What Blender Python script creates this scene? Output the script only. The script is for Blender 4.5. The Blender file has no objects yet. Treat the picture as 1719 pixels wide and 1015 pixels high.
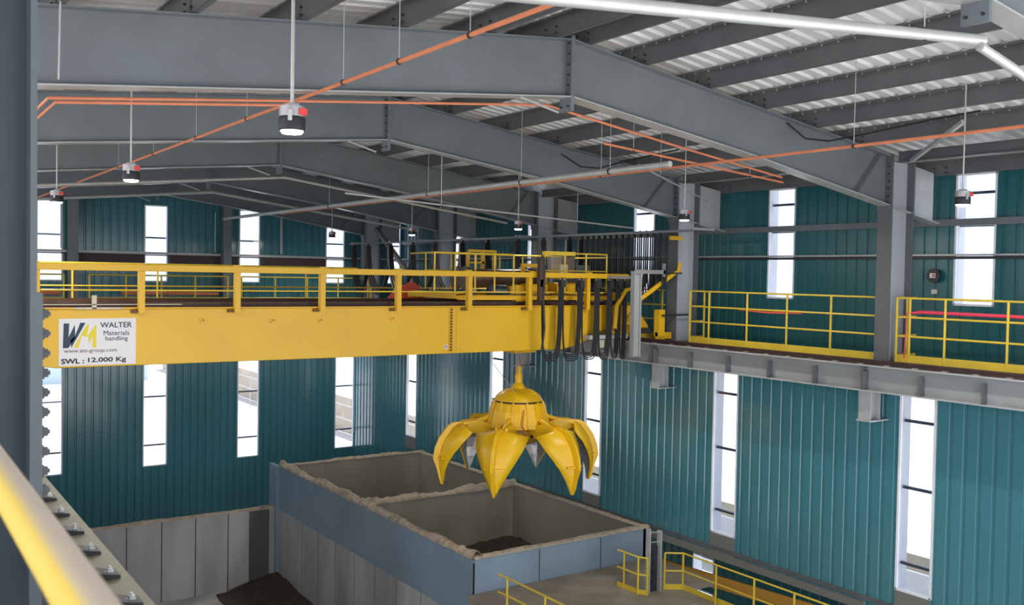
import bpy, math, random
from mathutils import Vector, Matrix
C = bpy.context.scene
COL = C.collection
random.seed(7)
pi = math.pi

# ------------------------------------------------------------------ camera
cam_d = bpy.data.cameras.new('camera')
cam = bpy.data.objects.new('camera', cam_d); COL.objects.link(cam)
F_PX = 1584.4985
cam_d.sensor_fit = 'HORIZONTAL'; cam_d.sensor_width = 36.0
cam_d.lens = F_PX / 1719 * 36.0
cam_d.dof.use_dof = True; cam_d.dof.focus_distance = 22.0; cam_d.dof.aperture_fstop = 4.0
cam_d.clip_start = 0.05; cam_d.clip_end = 600
_vy = Vector((-232 - 859.5, 442 - 507.5, F_PX)).normalized()
_vx = Vector((3160 - 859.5, 502 - 507.5, F_PX)).normalized()
_vz = _vx.cross(_vy)
if _vz.y > 0: _vz = -_vz
cam.matrix_world = Matrix(((_vx.x, -_vx.y, -_vx.z, 0), (_vy.x, -_vy.y, -_vy.z, 0), (_vz.x, -_vz.y, -_vz.z, 0), (0, 0, 0, 1)))
C.camera = cam

# ------------------------------------------------------------------ sky, sun, exposure
w = bpy.data.worlds.new('world'); C.world = w; w.use_nodes = True
bg = w.node_tree.nodes['Background']
bg.inputs[0].default_value = (0.86, 0.93, 1.0, 1); bg.inputs[1].default_value = 1.0
sd = bpy.data.lights.new('sun', 'SUN'); sd.energy = 5.0; sd.angle = 0.03; sd.color = (1, .97, .94)
so = bpy.data.objects.new('sun', sd); COL.objects.link(so)
so.rotation_euler = Vector((0.45, 0.25, 1.0)).to_track_quat('Z', 'Y').to_euler()
C.view_settings.view_transform = 'Standard'; C.view_settings.look = 'None'
C.view_settings.gamma = 1.0; C.view_settings.use_curve_mapping = False
C.view_settings.exposure = 1.12
cy = C.cycles
cy.max_bounces = 8; cy.diffuse_bounces = 5; cy.glossy_bounces = 3; cy.transparent_max_bounces = 12; cy.transmission_bounces = 3
cy.sample_clamp_indirect = 6.0; cy.caustics_reflective = False; cy.caustics_refractive = False

# ------------------------------------------------------------------ materials
MATS = {}
def mat(name, col, rough=.5, metal=0., var=.0, scale=4., bump=0., col2=None, emit=None, stretch=None, spec=.5):
    if name in MATS: return MATS[name]
    m = bpy.data.materials.new(name); m.use_nodes = True; nt = m.node_tree; b = nt.nodes['Principled BSDF']
    b.inputs['Roughness'].default_value = rough; b.inputs['Metallic'].default_value = metal
    b.inputs['Base Color'].default_value = (*col, 1); b.inputs['Specular IOR Level'].default_value = spec
    if var > 0 or bump > 0:
        tc = nt.nodes.new('ShaderNodeTexCoord'); mp = nt.nodes.new('ShaderNodeMapping')
        mp.inputs['Scale'].default_value = stretch or (1, 1, 1)
        nz = nt.nodes.new('ShaderNodeTexNoise'); nz.inputs['Scale'].default_value = scale; nz.inputs['Detail'].default_value = 5
        nt.links.new(tc.outputs['Object'], mp.inputs[0]); nt.links.new(mp.outputs[0], nz.inputs['Vector'])
        if var > 0:
            rp = nt.nodes.new('ShaderNodeValToRGB'); c2 = col2 or tuple(min(1, c * (1 - var)) for c in col)
            rp.color_ramp.elements[0].position = .35; rp.color_ramp.elements[1].position = .65
            rp.color_ramp.elements[0].color = (*c2, 1); rp.color_ramp.elements[1].color = (*col, 1)
            nt.links.new(nz.outputs['Fac'], rp.inputs[0]); nt.links.new(rp.outputs[0], b.inputs['Base Color'])
        if bump > 0:
            bp = nt.nodes.new('ShaderNodeBump'); bp.inputs['Strength'].default_value = bump; bp.inputs['Distance'].default_value = .02
            nt.links.new(nz.outputs['Fac'], bp.inputs['Height']); nt.links.new(bp.outputs[0], b.inputs['Normal'])
    if emit:
        b.inputs['Emission Color'].default_value = (*emit[0], 1); b.inputs['Emission Strength'].default_value = emit[1]
    MATS[name] = m
    return m
def coat(m, w_=.45, r_=.12):
    b = m.node_tree.nodes['Principled BSDF']; b.inputs['Coat Weight'].default_value = w_; b.inputs['Coat Roughness'].default_value = r_
STEEL = mat('painted_grey_steel', (.180, .205, .228), .42, .0, .12, 1.2)
STEELD = mat('purlin_grey_steel', (.13, .135, .145), .5, .0, .15, 1.5)
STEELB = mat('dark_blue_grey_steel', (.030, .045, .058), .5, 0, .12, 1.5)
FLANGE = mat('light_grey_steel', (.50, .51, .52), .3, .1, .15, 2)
YEL = mat('crane_yellow_paint', (.80, .46, .018), .38, 0, .08, .8)
YELR = mat('railing_yellow_paint', (.78, .56, .05), .42, 0, .1, 3)
YELG = mat('grab_yellow_paint', (.95, .56, .012), .35, 0, .06, 2)
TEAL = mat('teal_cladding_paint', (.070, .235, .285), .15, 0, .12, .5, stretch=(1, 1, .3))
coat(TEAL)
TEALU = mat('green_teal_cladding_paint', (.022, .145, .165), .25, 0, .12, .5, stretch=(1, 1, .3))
ROOF = mat('galvanised_sheet', (.88, .88, .90), .34, .0, .18, 1.0)
GALV = mat('galvanised_pipe', (.60, .61, .60), .4, .4, .1, 5)
ORANGE = mat('orange_pipe_paint', (.80, .26, .13), .45, 0, .12, 4)
CABLE = mat('black_rubber', (.018, .018, .02), .5)
DARK = mat('dark_machinery', (.035, .037, .042), .45, .1)
RAILM = mat('rusty_rail_steel', (.085, .045, .04), .5, .3, .3, 6)
BROWN = mat('runway_flange_paint', (.17, .155, .10), .45, .0, .15, 4)
CONC = mat('stained_concrete', (.56, .54, .53), .85, 0, .35, .9, bump=.2, stretch=(1, 1, .25))
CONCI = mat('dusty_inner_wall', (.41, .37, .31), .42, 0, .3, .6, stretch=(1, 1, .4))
BLUEST = mat('blue_grey_plate', (.29, .38, .47), .4, .05, .15, .8)
DUST = mat('dried_dust_debris', (.56, .45, .34), .95, 0, .35, 5, bump=.8)
WASTE = mat('brown_waste', (.085, .06, .045), .95, 0, .4, 6, bump=1)
FLOORM = mat('platform_floor', (.30, .25, .195), .8, 0, .3, 1.5)
GROUND = mat('pale_ground', (.70, .68, .65), .9, 0, .12, .3)
WHITE = mat('white_board', (.80, .76, .78), .5)
NAVY = mat('navy_print', (.012, .035, .07), .5)
BLACK = mat('black_print', (.01, .01, .012), .5)
YPRINT = mat('yellow_print', (.80, .62, .02), .5)
RED = mat('red_plastic', (.75, .05, .04), .45)
PINK = mat('pink_red_hose', (.85, .06, .12), .5)
CREAM = mat('cream_cabinet', (.62, .56, .42), .5)
LEDM = mat('led_lens', (1, 1, 1), .3, emit=((1, .98, .92), 9))
ALU = mat('worn_bare_steel', (.50, .48, .47), .35, .6, .25, 8)
TUBEY = mat('faded_yellow_tube', (.66, .45, .06), .62, spec=.3)
def side_tint(m, tint_col, d=(.75, 0, .66), a=.55, b=.98):  # mixes a second colour into faces turned towards d
    nt = m.node_tree; bs = nt.nodes['Principled BSDF']; g = nt.nodes.new('ShaderNodeNewGeometry'); vm = nt.nodes.new('ShaderNodeVectorMath'); vm.operation = 'DOT_PRODUCT'
    vm.inputs[1].default_value = d; nz = nt.nodes.new('ShaderNodeTexNoise'); nz.inputs['Scale'].default_value = 3
    ad = nt.nodes.new('ShaderNodeMath'); ad.operation = 'MULTIPLY_ADD'; ad.inputs[1].default_value = .7
    nt.links.new(nz.outputs['Fac'], ad.inputs[0]); sb = nt.nodes.new('ShaderNodeMath'); sb.operation = 'SUBTRACT'; sb.inputs[1].default_value = .35
    nt.links.new(g.outputs['Normal'], vm.inputs[0]); nt.links.new(vm.outputs['Value'], sb.inputs[0]); nt.links.new(sb.outputs[0], ad.inputs[2])
    mr = nt.nodes.new('ShaderNodeMapRange'); mr.inputs[1].default_value = a; mr.inputs[2].default_value = b
    nt.links.new(ad.outputs[0], mr.inputs[0]); mx = nt.nodes.new('ShaderNodeMix'); mx.data_type = 'RGBA'
    mx.inputs[6].default_value = bs.inputs['Base Color'].default_value; mx.inputs[7].default_value = (*tint_col, 1)
    nt.links.new(mr.outputs[0], mx.inputs[0]); nt.links.new(mx.outputs[2], bs.inputs['Base Color'])
side_tint(TUBEY, (.50, .42, .34), a=.05, b=.6)
MOTOR = mat('blue_black_motor', (.03, .045, .07), .35, .2)
ORB = mat('orange_beam_paint', (.70, .34, .05), .45)
PANEL = mat('grey_sill_panel', (.20, .19, .18), .5)

def glass():
    m = bpy.data.materials.new('window_glass'); m.use_nodes = True; nt = m.node_tree
    for n in list(nt.nodes): nt.nodes.remove(n)
    o = nt.nodes.new('ShaderNodeOutputMaterial'); mx = nt.nodes.new('ShaderNodeMixShader')
    t = nt.nodes.new('ShaderNodeBsdfTransparent'); g = nt.nodes.new('ShaderNodeBsdfGlossy')
    t.inputs[0].default_value = (.77, .79, .84, 1); g.inputs['Roughness'].default_value = .05
    mx.inputs[0].default_value = .05
    nt.links.new(t.outputs[0], mx.inputs[1]); nt.links.new(g.outputs[0], mx.inputs[2])
    nt.links.new(mx.outputs[0], o.inputs[0]); return m
GLASS = glass()

# ------------------------------------------------------------------ mesh builder
BASE = {}
class MB:
    def __init__(s): s.v = []; s.f = []
    def add(s, vs, fs):
        n = len(s.v); s.v += [Vector(v) for v in vs]; s.f += [tuple(i + n for i in f) for f in fs]; return s
    def box(s, x0, x1, y0, y1, z0, z1):
        return s.add([(x, y, z) for x in (x0, x1) for y in (y0, y1) for z in (z0, z1)],
                     [(0, 1, 3, 2), (4, 6, 7, 5), (0, 4, 5, 1), (2, 3, 7, 6), (0, 2, 6, 4), (1, 5, 7, 3)])
    def bar(s, p, q, w_, h, up=(0, 0, 1)):
        p, q = Vector(p), Vector(q); d = (q - p).normalized(); u = Vector(up)
        a = d.cross(u).normalized() * w_ / 2; b = a.cross(d).normalized() * h / 2
        return s.add([p - a - b, p - a + b, p + a - b, p + a + b, q - a - b, q - a + b, q + a - b, q + a + b],
                     [(0, 1, 3, 2), (4, 6, 7, 5), (0, 4, 5, 1), (2, 3, 7, 6), (0, 2, 6, 4), (1, 5, 7, 3)])
    def path(s, pts, r, n=8, cap=True):
        pts = [Vector(p) for p in pts]; k = len(pts); vs = []; fs = []; prev = None
        for i, p in enumerate(pts):
            d = ((pts[min(i + 1, k - 1)] - p).normalized() + (p - pts[max(i - 1, 0)]).normalized()).normalized()
            if prev is None: prev = Vector((0, 0, 1)) if abs(d.z) < .9 else Vector((1, 0, 0))
            a = (prev - d * prev.dot(d)).normalized(); b = d.cross(a); prev = a
            rr = r[i] if isinstance(r, (list, tuple)) else r
            vs += [p + (a * math.cos(t * 2 * pi / n) + b * math.sin(t * 2 * pi / n)) * rr for t in range(n)]
        for i in range(k - 1):
            for t in range(n):
                fs.append((i * n + t, i * n + (t + 1) % n, (i + 1) * n + (t + 1) % n, (i + 1) * n + t))
        if cap: fs += [tuple(range(n))[::-1], tuple((k - 1) * n + t for t in range(n))]
        return s.add(vs, fs)
    def tube(s, p, q, r, n=8): return s.path([p, q], r, n)
    def prism(s, poly, axis, a, b):
        """poly of 2D points in the two other axes, extruded along axis from a to b"""
        def mk(u, v, t): return {'x': (t, u, v), 'y': (u, t, v), 'z': (u, v, t)}[axis]
        n = len(poly); vs = [mk(u, v, a) for u, v in poly] + [mk(u, v, b) for u, v in poly]
        fs = [tuple(range(n)), tuple(range(2 * n - 1, n - 1, -1))] + [(i, (i + 1) % n, n + (i + 1) % n, n + i) for i in range(n)]
        return s.add(vs, fs)
    def lathe(s, prof, c=(0, 0, 0), n=24, axis='z'):
        vs = []; fs = []; c = Vector(c)
        for r, h in prof:
            for t in range(n):
                a = 2 * pi * t / n; u, v = r * math.cos(a), r * math.sin(a)
                vs.append(c + Vector({'z': (u, v, h), 'x': (h, u, v), 'y': (u, h, v)}[axis]))
        for i in range(len(prof) - 1):
            for t in range(n): fs.append((i * n + t, i * n + (t + 1) % n, (i + 1) * n + (t + 1) % n, (i + 1) * n + t))
        fs += [tuple(range(n))[::-1], tuple((len(prof) - 1) * n + t for t in range(n))]
        return s.add(vs, fs)
    def ibeam_y(s, x, y0, y1, z0, z1, wf, tf=.02, tw=.015):
        s.box(x - wf / 2, x + wf / 2, y0, y1, z0, z0 + tf); s.box(x - wf / 2, x + wf / 2, y0, y1, z1 - tf, z1)
        return s.box(x - tw / 2, x + tw / 2, y0, y1, z0 + tf, z1 - tf)
    def build(s, name, m, parent=None, smooth=False, kind=None, bevel=0):
        if parent is None:
            xs = [v.x for v in s.v]; ys = [v.y for v in s.v]; zs = [v.z for v in s.v]
            base = Vector(((min(xs) + max(xs)) / 2, (min(ys) + max(ys)) / 2, min(zs)))
        else: base = BASE[parent.name]
        me = bpy.data.meshes.new(name); me.from_pydata([v - base for v in s.v], [], s.f); me.update()
        import bmesh
        bm = bmesh.new(); bm.from_mesh(me); bmesh.ops.recalc_face_normals(bm, faces=bm.faces)
        if bevel: bmesh.ops.bevel(bm, geom=list(bm.edges), offset=bevel, segments=1, affect='EDGES', clamp_overlap=True)
        bm.to_mesh(me); bm.free()
        me.materials.append(m)
        if smooth: me.shade_smooth(); me.set_sharp_from_angle(angle=math.radians(35))
        o = bpy.data.objects.new(name, me); COL.objects.link(o)
        if parent is None: o.location = base
        else: o.parent = parent
        BASE[o.name] = base
        if kind: o['kind'] = kind
        return o
def tag(o, label, cat, group=None, kind=None):
    o['label'] = label; o['category'] = cat
    if group: o['group'] = group
    if kind: o['kind'] = kind
    return o
def thing(name, loc, label, cat, group=None):
    o = bpy.data.objects.new(name, None); COL.objects.link(o); o.location = loc; o.empty_display_size = .2
    BASE[o.name] = Vector(loc); return tag(o, label, cat, group)
def structure(name, loc):
    o = bpy.data.objects.new(name, None); COL.objects.link(o); o.location = loc; BASE[o.name] = Vector(loc); o['kind'] = 'structure'; return o
def copy_tree(o, parent=None, loc=None):
    c = o.copy(); COL.objects.link(c); BASE[c.name] = BASE[o.name].copy()
    if parent: c.parent = parent
    if loc is not None: c.location = loc
    for ch in list(o.children): copy_tree(ch, c)
    return c

# ------------------------------------------------------------------ layout numbers (metres, eye at the origin)
RX = 9.3                                   # ridge
FY = [5.3, 12.05, 18.38, 24.71, 31.04, 37.37]
YF = 38.1; XL = 17.9; XU = 20.2            # far wall, lower right wall, upper right wall
def zb(x): return 2.84 - (.103 * (RX - x) if x < RX else .13 * (x - RX))   # underside of rafters
def zt(x): return zb(x) + .92
ZFLOOR = -11.0; ZR = -1.62; ZW = -1.72

# ------------------------------------------------------------------ ground, floor, roof
MB().box(-60, 120, -60, 140, ZFLOOR - .6, ZFLOOR - .3).build('ground', GROUND, kind='structure')
MB().box(-6, XL, -4, YF, ZFLOOR - .29, ZFLOOR).build('floor', CONC, kind='structure')
def roof(x0, x1, name):
    m = MB(); y = -3.0; prof = []
    while y < YF + .3:
        prof += [(y, 0), (y + .17, 0), (y + .20, .045), (y + .27, .045)]; y += .30
    zo = .345
    vs = [(x, p, zt(x) + zo + h) for p, h in prof for x in (x0, x1)]
    m.add(vs, [(2 * i, 2 * i + 1, 2 * i + 3, 2 * i + 2) for i in range(len(prof) - 1)])
    o = m.build(name, ROOF, kind='structure')
    so_ = o.modifiers.new('thickness', 'SOLIDIFY'); so_.thickness = .004; so_.offset = 1
    return o
roof(-3.0, RX, 'ceiling'); roof(RX, XU + .5, 'ceiling.001')

# ------------------------------------------------------------------ corrugated walls with window openings
def wall(name, m, plane, at, u0, u1, z0, z1, holes, sgn):
    """plane 'x' (runs along y) or 'y' (runs along x); ribs pushed away from the hall by sgn"""
    cuts = [u0]; u = u0
    prof = []
    while u < u1 - 1e-6:
        for du, h in ((0, 0), (.20, 0), (.222, .035), (.278, .035), (.30, 0)):
            prof.append((min(u + du, u1), h))
        u += .30
    pts = {round(p, 4): h for p, h in prof}
    def hh(q):
        d = (q - u0) % .30
        if d <= .20: return 0
        if d < .222: return (d - .2) / .022 * .035
        if d <= .278: return .035
        return (.30 - d) / .022 * .035
    holes = [h for h in holes if h[0] >= u0 and h[1] <= u1]
    for a, b, _, _ in holes:
        for q in (a, b): pts[round(q, 4)] = hh(q)
    us = sorted(pts); mb = MB()
    def P(q, z):
        h = pts[q] * sgn
        return (at + h, q, z) if plane == 'x' else (q, at + h, z)
    for a, b in zip(us, us[1:]):
        mid = (a + b) / 2; segs = [(z0, z1)]
        for ha, hb, hz0, hz1 in holes:
            if ha < mid < hb:
                new = []
                for s0, s1 in segs:
                    if hz0 > s0: new.append((s0, min(hz0, s1)))
                    if hz1 < s1: new.append((max(hz1, s0), s1))
                segs = new
        for s0, s1 in segs: mb.add([P(a, s0), P(b, s0), P(b, s1), P(a, s1)], [(0, 1, 2, 3)])
    o = mb.build(name, m, kind='structure')
    md = o.modifiers.new('thickness', 'SOLIDIFY'); md.thickness = .006; md.offset = 0
    return o
RWL = [(11.18, .80), (16.42, .82), (21.65, .78), (26.82, .84), (32.88, .84)]
RWU = [(11.38, .92), (16.70, .88), (22.08, .96), (27.9, .9), (33.5, .85)]
FWX = [1.9, 5.66, 9.42, 13.12, 17.42]
hl = [(y - h / 2, y + h / 2, -6.46, -1.95) for y, h in RWL]
hu = [(y - h / 2, y + h / 2, -.50, 2.42) for y, h in RWU]
OPEN_Y = 12.3
wall('wall_right_lower', TEAL, 'x', XL, OPEN_Y, 24.9, -7.05, -1.95, hl, 1)
wall('wall_right_lower.002', TEAL, 'x', XL, 24.9, YF, ZFLOOR, -1.95, hl, 1)
wall('wall_right_lower.001', TEAL, 'x', XL, 3.3, OPEN_Y, ZFLOOR, -1.95, [(hl[0][0], hl[0][1], -6.46, -1.95)], 1)
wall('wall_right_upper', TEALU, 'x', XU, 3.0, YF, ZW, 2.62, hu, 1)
hf = []
for i, x in enumerate(FWX):
    lo = -7.70; hf.append((x - .45, x + .45, lo, -1.95))
    xu = x if i < 4 else 16.9
    hf.append((xu - .43, xu + .43, -.50, 2.45))
hf.append((19.42, 20.08, -.50, 2.2))
wall('wall_far', TEAL, 'y', YF, -3.0, XU, ZFLOOR, 3.95, hf, 1)
wall('added_wall_left', TEAL, 'x', -2.6, 9.0, YF, ZFLOOR, -1.9, [], -1)  # unseen wall added against glare, kept low and short to let light in
# outer skin low down behind the opening
hout = [(18.82, 19.66, -8.9, -8.08), (18.82, 19.66, -10.2, -9.1), (12.0, 12.8, -8.9, -8.1)]
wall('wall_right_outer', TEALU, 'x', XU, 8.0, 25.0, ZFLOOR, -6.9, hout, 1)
MB().box(XL - .02, XU + .1, 8.0, 25.0, -6.9, -6.8).build('trim_1', STEELD, kind='structure')
MB().box(XL - .10, XL + .02, OPEN_Y, 25.0, -7.10, -6.94).build('trim_2', PANEL, kind='structure')
MB().box(XL - .04, XL + .05, YF - .1, YF, -7.05, -1.9).build('trim_3', TEAL, kind='structure')

WN = [0]
def window(plane, at, u0, u1, z0, z1, bars, sill=False):
    WN[0] += 1
    c = ((at, (u0 + u1) / 2, z0) if plane == 'x' else ((u0 + u1) / 2, at, z0))
    r = structure('window_%d' % WN[0], c)
    def bx(mb, a, b, d0, d1, s0, s1):
        return mb.box(at + d0, at + d1, a, b, s0, s1) if plane == 'x' else mb.box(a, b, at + d0, at + d1, s0, s1)
    f = MB(); t = .035
    bx(f, u0 - .01, u0 + t, -.01, .10, z0, z1); bx(f, u1 - t, u1 + .01, -.01, .34 if plane == 'x' and u0 < 20 else .08, z0, z1)
    bx(f, u0, u1, -.01, .10, z0 - .01, z0 + t); bx(f, u0, u1, -.01, .10, z1 - t, z1 + .01)
    f.build('frame', mat('white_window_reveal', (.84, .86, .92), .5), r)
    for zz in bars:
        g = MB(); bx(g, u0, u1, .11, .17, zz - .03, zz + .03); g.build('girt', STEEL, r)
    bx(MB(), u0 + t, u1 - t, .05, .056, z0 + t, z1 - t).build('pane', GLASS, r)
    if sill:
        bx(MB(), u0, u1, -.012, .0, z0 - .5, z0 - .012).build('sill_panel', PANEL, r)
for a, b, z0, z1 in hl: window('x', XL, a, b, z0, z1, (-2.9, -4.3, -5.9), True)
for a, b, z0, z1 in hu: window('x', XU, a, b, z0, z1, (1.28, 2.0))
for a, b, z0, z1 in hf: window('y', YF, a, b, z0, z1, (-3.4, -5.0, -6.9) if z0 < -1 else (1.2,))
for a, b, z0, z1 in hout: window('x', XU, a, b, z0, z1, ())

# ------------------------------------------------------------------ outside the windows
m = MB(); m.box(28, 28.2, -20, 110, ZFLOOR - .3, ZFLOOR + 2.2)
tag(m.build('boundary_wall', mat('pale_block_wall', (.60, .50, .40), .9, 0, .2, 1)), 'pale boundary wall outside the right-hand windows', 'wall')
m = MB()
for k in range(22): m.tube((26, -10 + k * 5, ZFLOOR - .3), (26, -10 + k * 5, ZFLOOR + 2.4), .04, 6)
for h in (.5, 1.4, 2.3): m.tube((26, -10, ZFLOOR + h), (26, 95, ZFLOOR + h), .03, 5)
tag(m.build('wire_fence', GALV), 'thin post and wire fence seen through the right-hand windows', 'fence')
m = MB(); m.box(-30, 24, 100, 100.3, ZFLOOR - .3, ZFLOOR + 3.2)
tag(m.build('boundary_wall', mat('blue_white_wall', (.45, .58, .70), .8)), 'pale blue wall outside the far windows', 'wall')

# ------------------------------------------------------------------ portal frames
BOLT = MB().lathe([(.014, 0), (.014, .012), (.010, .012), (.010, .03)], n=6).build('bolt_master', DARK)
BOLT_ME = BOLT.data; bpy.data.objects.remove(BOLT)
def bolt(root, p, d, s=1.0):
    o = bpy.data.objects.new('bolt', BOLT_ME); COL.objects.link(o); o.parent = root
    o.location = Vector(p) - BASE[root.name]; o.rotation_euler = Vector(d).to_track_quat('Z', 'Y').to_euler(); o.scale = (s, s, s)
    return o
def zbr(x):  # haunch deepens a little by the right-hand columns
    return zb(x) - max(0, (x - 13.5)) * .03
FNAMES = ['nearest roof frame with dark bolted column at the left edge', 'second roof frame, its ridge splice above the grab crane',
          'third roof frame, carrying the upper middle ridge', 'fourth roof frame from the camera', 'fifth roof frame from the camera',
          'farthest roof frame, close to the teal end wall']
for i, y in enumerate(FY):
    r = thing('portal_frame', (RX, y, zb(RX)), 'grey steel %s' % FNAMES[i], 'roof frame', 'portal frames across the hall')
    b = .15
    for side in (0, 1):
        x0, x1 = (-.1, RX - .03) if side == 0 else (RX + .03, 17.86)
        mb = MB(); n = 6
        xs = [x0 + (x1 - x0) * k / n for k in range(n + 1)]
        lo = [(x, zbr(x)) for x in xs]; hi = [(x, zt(x)) for x in xs]
        mb.prism([(x, z + .02) for x, z in lo] + [(x, z - .02) for x, z in reversed(hi)], 'y', y - .008, y + .008)
        mb.build('rafter_web', STEEL, r)
        mb = MB()
        for (a, c), (d, e) in zip(hi, hi[1:]): mb.prism([(a, c - .02), (d, e - .02), (d, e), (a, c)], 'y', y - b, y + b)
        mb.build('top_flange', STEEL, r)
        mb = MB()
        for (a, c), (d, e) in zip(lo, lo[1:]): mb.prism([(a, c), (d, e), (d, e + .02), (a, c + .02)], 'y', y - b, y + b)
        mb.build('bottom_flange', FLANGE, r)  # paler than the web: light from below is put into the colour
        mb = MB().box(RX - .03 if side == 0 else RX + .002, RX - .002 if side == 0 else RX + .03, y - b, y + b, zb(RX) - .22, zt(RX) + .05)
        mb.build('splice_plate', STEEL, r)
    if i < 3:
        for k in range(7):
            for s in (-1, 1): bolt(r, (RX - .03, y + s * .09, zb(RX) - .14 + k * .165), (-1, 0, 0), 1.3)
    # right-hand column, haunch stub
    mb = MB(); xi, xo = 17.86, 18.62
    mb.box(xi, xi + .025, y - .17, y + .17, ZW, zt(xi) + .02); mb.build('column_flange', STEELD, r)
    MB().box(xo, xo + .025, y - .17, y + .17, ZW, zt(xo)).build('column_flange', STEELD, r)
    mb = MB().box(xi + .025, xo, y - .008, y + .008, ZW, zt(xo)); mb.build('column_web', mat('lit_column_web', (.46, .49, .55), .35), r)  # web lighter, flanges darker: light and shade put into their colours
    mb = MB().box(xi - .03, xi, y - .17, y + .17, zbr(xi) - .12, zt(xi) + .03); mb.build('end_plate', STEELD, r)
    mb = MB().prism([(xi + .025, zbr(17.86)), (xo, zbr(xo)), (xo, zbr(xo) + .02), (xi + .025, zbr(17.86) + .02)], 'y', y - .15, y + .15); mb.build('stiffener', FLANGE, r)
    xe = 19.62
    MB().prism([(xo + .03, zbr(xo)), (xe, zbr(xe)), (xe, zt(xe)), (xo + .03, zt(xo))], 'y', y - .008, y + .008).build('eaves_stub', FLANGE, r)  # stub paler than the rafter, its lighting put into the colour
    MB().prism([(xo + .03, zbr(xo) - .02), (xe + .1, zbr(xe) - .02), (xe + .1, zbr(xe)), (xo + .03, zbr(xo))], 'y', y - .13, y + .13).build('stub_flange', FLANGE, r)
    MB().box(xo + .026, xo + .05, y - .17, y + .17, zbr(xo) - .1, zt(xo)).build('end_plate', STEELD, r)
    if i in (1, 2):
        for k in range(6):
            for s in (-1, 1):
                bolt(r, (xi - .03, y + s * .1, zbr(xi) + .05 + k * .155), (-1, 0, 0), 1.4)
    MB().box(xi - .05, xo + .08, y - .24, y + .24, ZW - .02, ZW + .03).build('base_plate', STEELD, r)
    # left-hand column
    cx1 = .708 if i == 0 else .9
    cm = STEELB if i == 0 else STEEL  # nearest column darker than the others: its shade is put into the colour
    cf = mat('shaded_column_edge', (.085, .10, .118), .45) if i == 0 else STEEL
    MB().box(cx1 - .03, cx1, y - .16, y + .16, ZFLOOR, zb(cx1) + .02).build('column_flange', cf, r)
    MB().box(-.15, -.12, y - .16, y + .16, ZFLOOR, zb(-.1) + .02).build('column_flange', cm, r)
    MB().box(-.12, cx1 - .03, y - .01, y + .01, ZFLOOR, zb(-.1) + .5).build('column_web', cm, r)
    # small diagonal flange brace near the eaves
    if i:
        MB().bar((16.75, y - .1, zbr(16.75) + .04), (17.5, y - .1, zt(17.5) - .06), .02, .05).build('flange_brace', STEELD, r)
        MB().bar((RX - .9, y, zb(RX - .9) + .0), (RX - .35, y - .25, zb(RX) - .3), .03, .03).build('brace_arm', FLANGE, r)
    if i == 0:
        pl = MB().box(cx1, cx1 + .027, y - .16, y + .16, ZFLOOR + .2, -.13).build('splice_plate', cf, r)
        for k in range(15):
            zz = -.235 - k * .0985
            MB().lathe([(.034, 0), (.034, .014), (.024, .0141), (.024, .032), (.012, .0321), (.012, .042)], (cx1 + .027, y - .10, zz), 6, 'x').build('bolt', STEELD, r)
# roof bracing and eaves struts
def simple(mb, name, m, label, cat, group=None, smooth=True): return tag(mb.build(name, m, smooth=smooth), label, cat, group)
simple(MB().bar((17.9, 11.5, 2.5), (16.1, 9.35, 2.86), .07, .07), 'brace_bar', FLANGE, 'pale diagonal roof brace beside the top of the nearest full column', 'brace', smooth=False)
simple(MB().bar((18.25, 36.9, 1.9), (18.25, 31.4, -1.6), .16, .16), 'brace_bar', mat('brown_grey', (.20, .18, .16), .5), 'thick diagonal brace between the farthest right-hand columns', 'brace', smooth=False)
for k, (y0, y1) in enumerate(zip(FY, FY[1:])):
    simple(MB().ibeam_y(18.0, y0 + .2, y1 - .2, zt(18) - .12, zt(18) + .1, .14, .012, .01), 'eaves_strut', STEELD,
           'eaves strut between the %s right-hand columns' % ['first and second', 'second and third', 'third and fourth', 'fourth and fifth', 'two farthest'][k], 'strut', 'eaves struts along the right side', False)

# ------------------------------------------------------------------ purlins
PR = [9.62, 10.85, 12.38, 13.85, 15.35, 16.85, 19.9]; PL = [8.98, 7.75, 6.28, 4.78, 3.36, 1.85, .35]
ORD = ['ridge', 'second', 'third', 'fourth', 'fifth', 'sixth', 'eaves']
for side, lst in (('right', PR), ('left', PL)):
    for k, x in enumerate(lst):
        z0 = zt(x); sg = 1 if side == 'right' else -1
        r = thing('roof_purlin', (x, FY[0], z0), 'dark grey roof purlin, %s from the ridge on the %s slope' % ({0: 'first'}.get(k, ORD[k]) if k < 6 else 'seventh', side), 'purlin', 'roof purlins under the metal sheets')
        mb = MB(); zz = z0 + .01; h = .33
        mb.box(x - .006, x + .006, -2.5, YF - .05, zz, zz + h)
        mb.box(min(x, x + .08), max(x, x + .08), -2.5, YF - .05, zz, zz + .006)
        mb.box(x - .08, x, -2.5, YF - .05, zz + h - .006, zz + h)
        mb.box(x - .083, x - .077, -2.5, YF - .05, zz + h - .03, zz + h)
        mb.build('purlin_section', STEELD, r)
        for i, y in enumerate(FY[:4]):
            MB().box(x - .02, x - .006, y - .09, y + .09, z0, z0 + .22).build('cleat', STEELD, r)
            if i in (1, 2) or (i == 0 and side == 'right'):
                for dy in (-.14, .14):
                    for dz in (.07, .17): bolt(r, (x - .008, y + dy, z0 + dz), (-1, 0, 0), 1.2)
        # screws where the sheet is fixed
        if side == 'right' and k < 6:
            sc = MB(); yy = 5.0
            while yy < 16: sc.box(x - .055, x - .035, yy, yy + .02, zz + h - .05, zz + h - .006); yy += .3
            o = sc.build('sheet_screws', GALV, r); o['kind'] = 'stuff'

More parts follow.
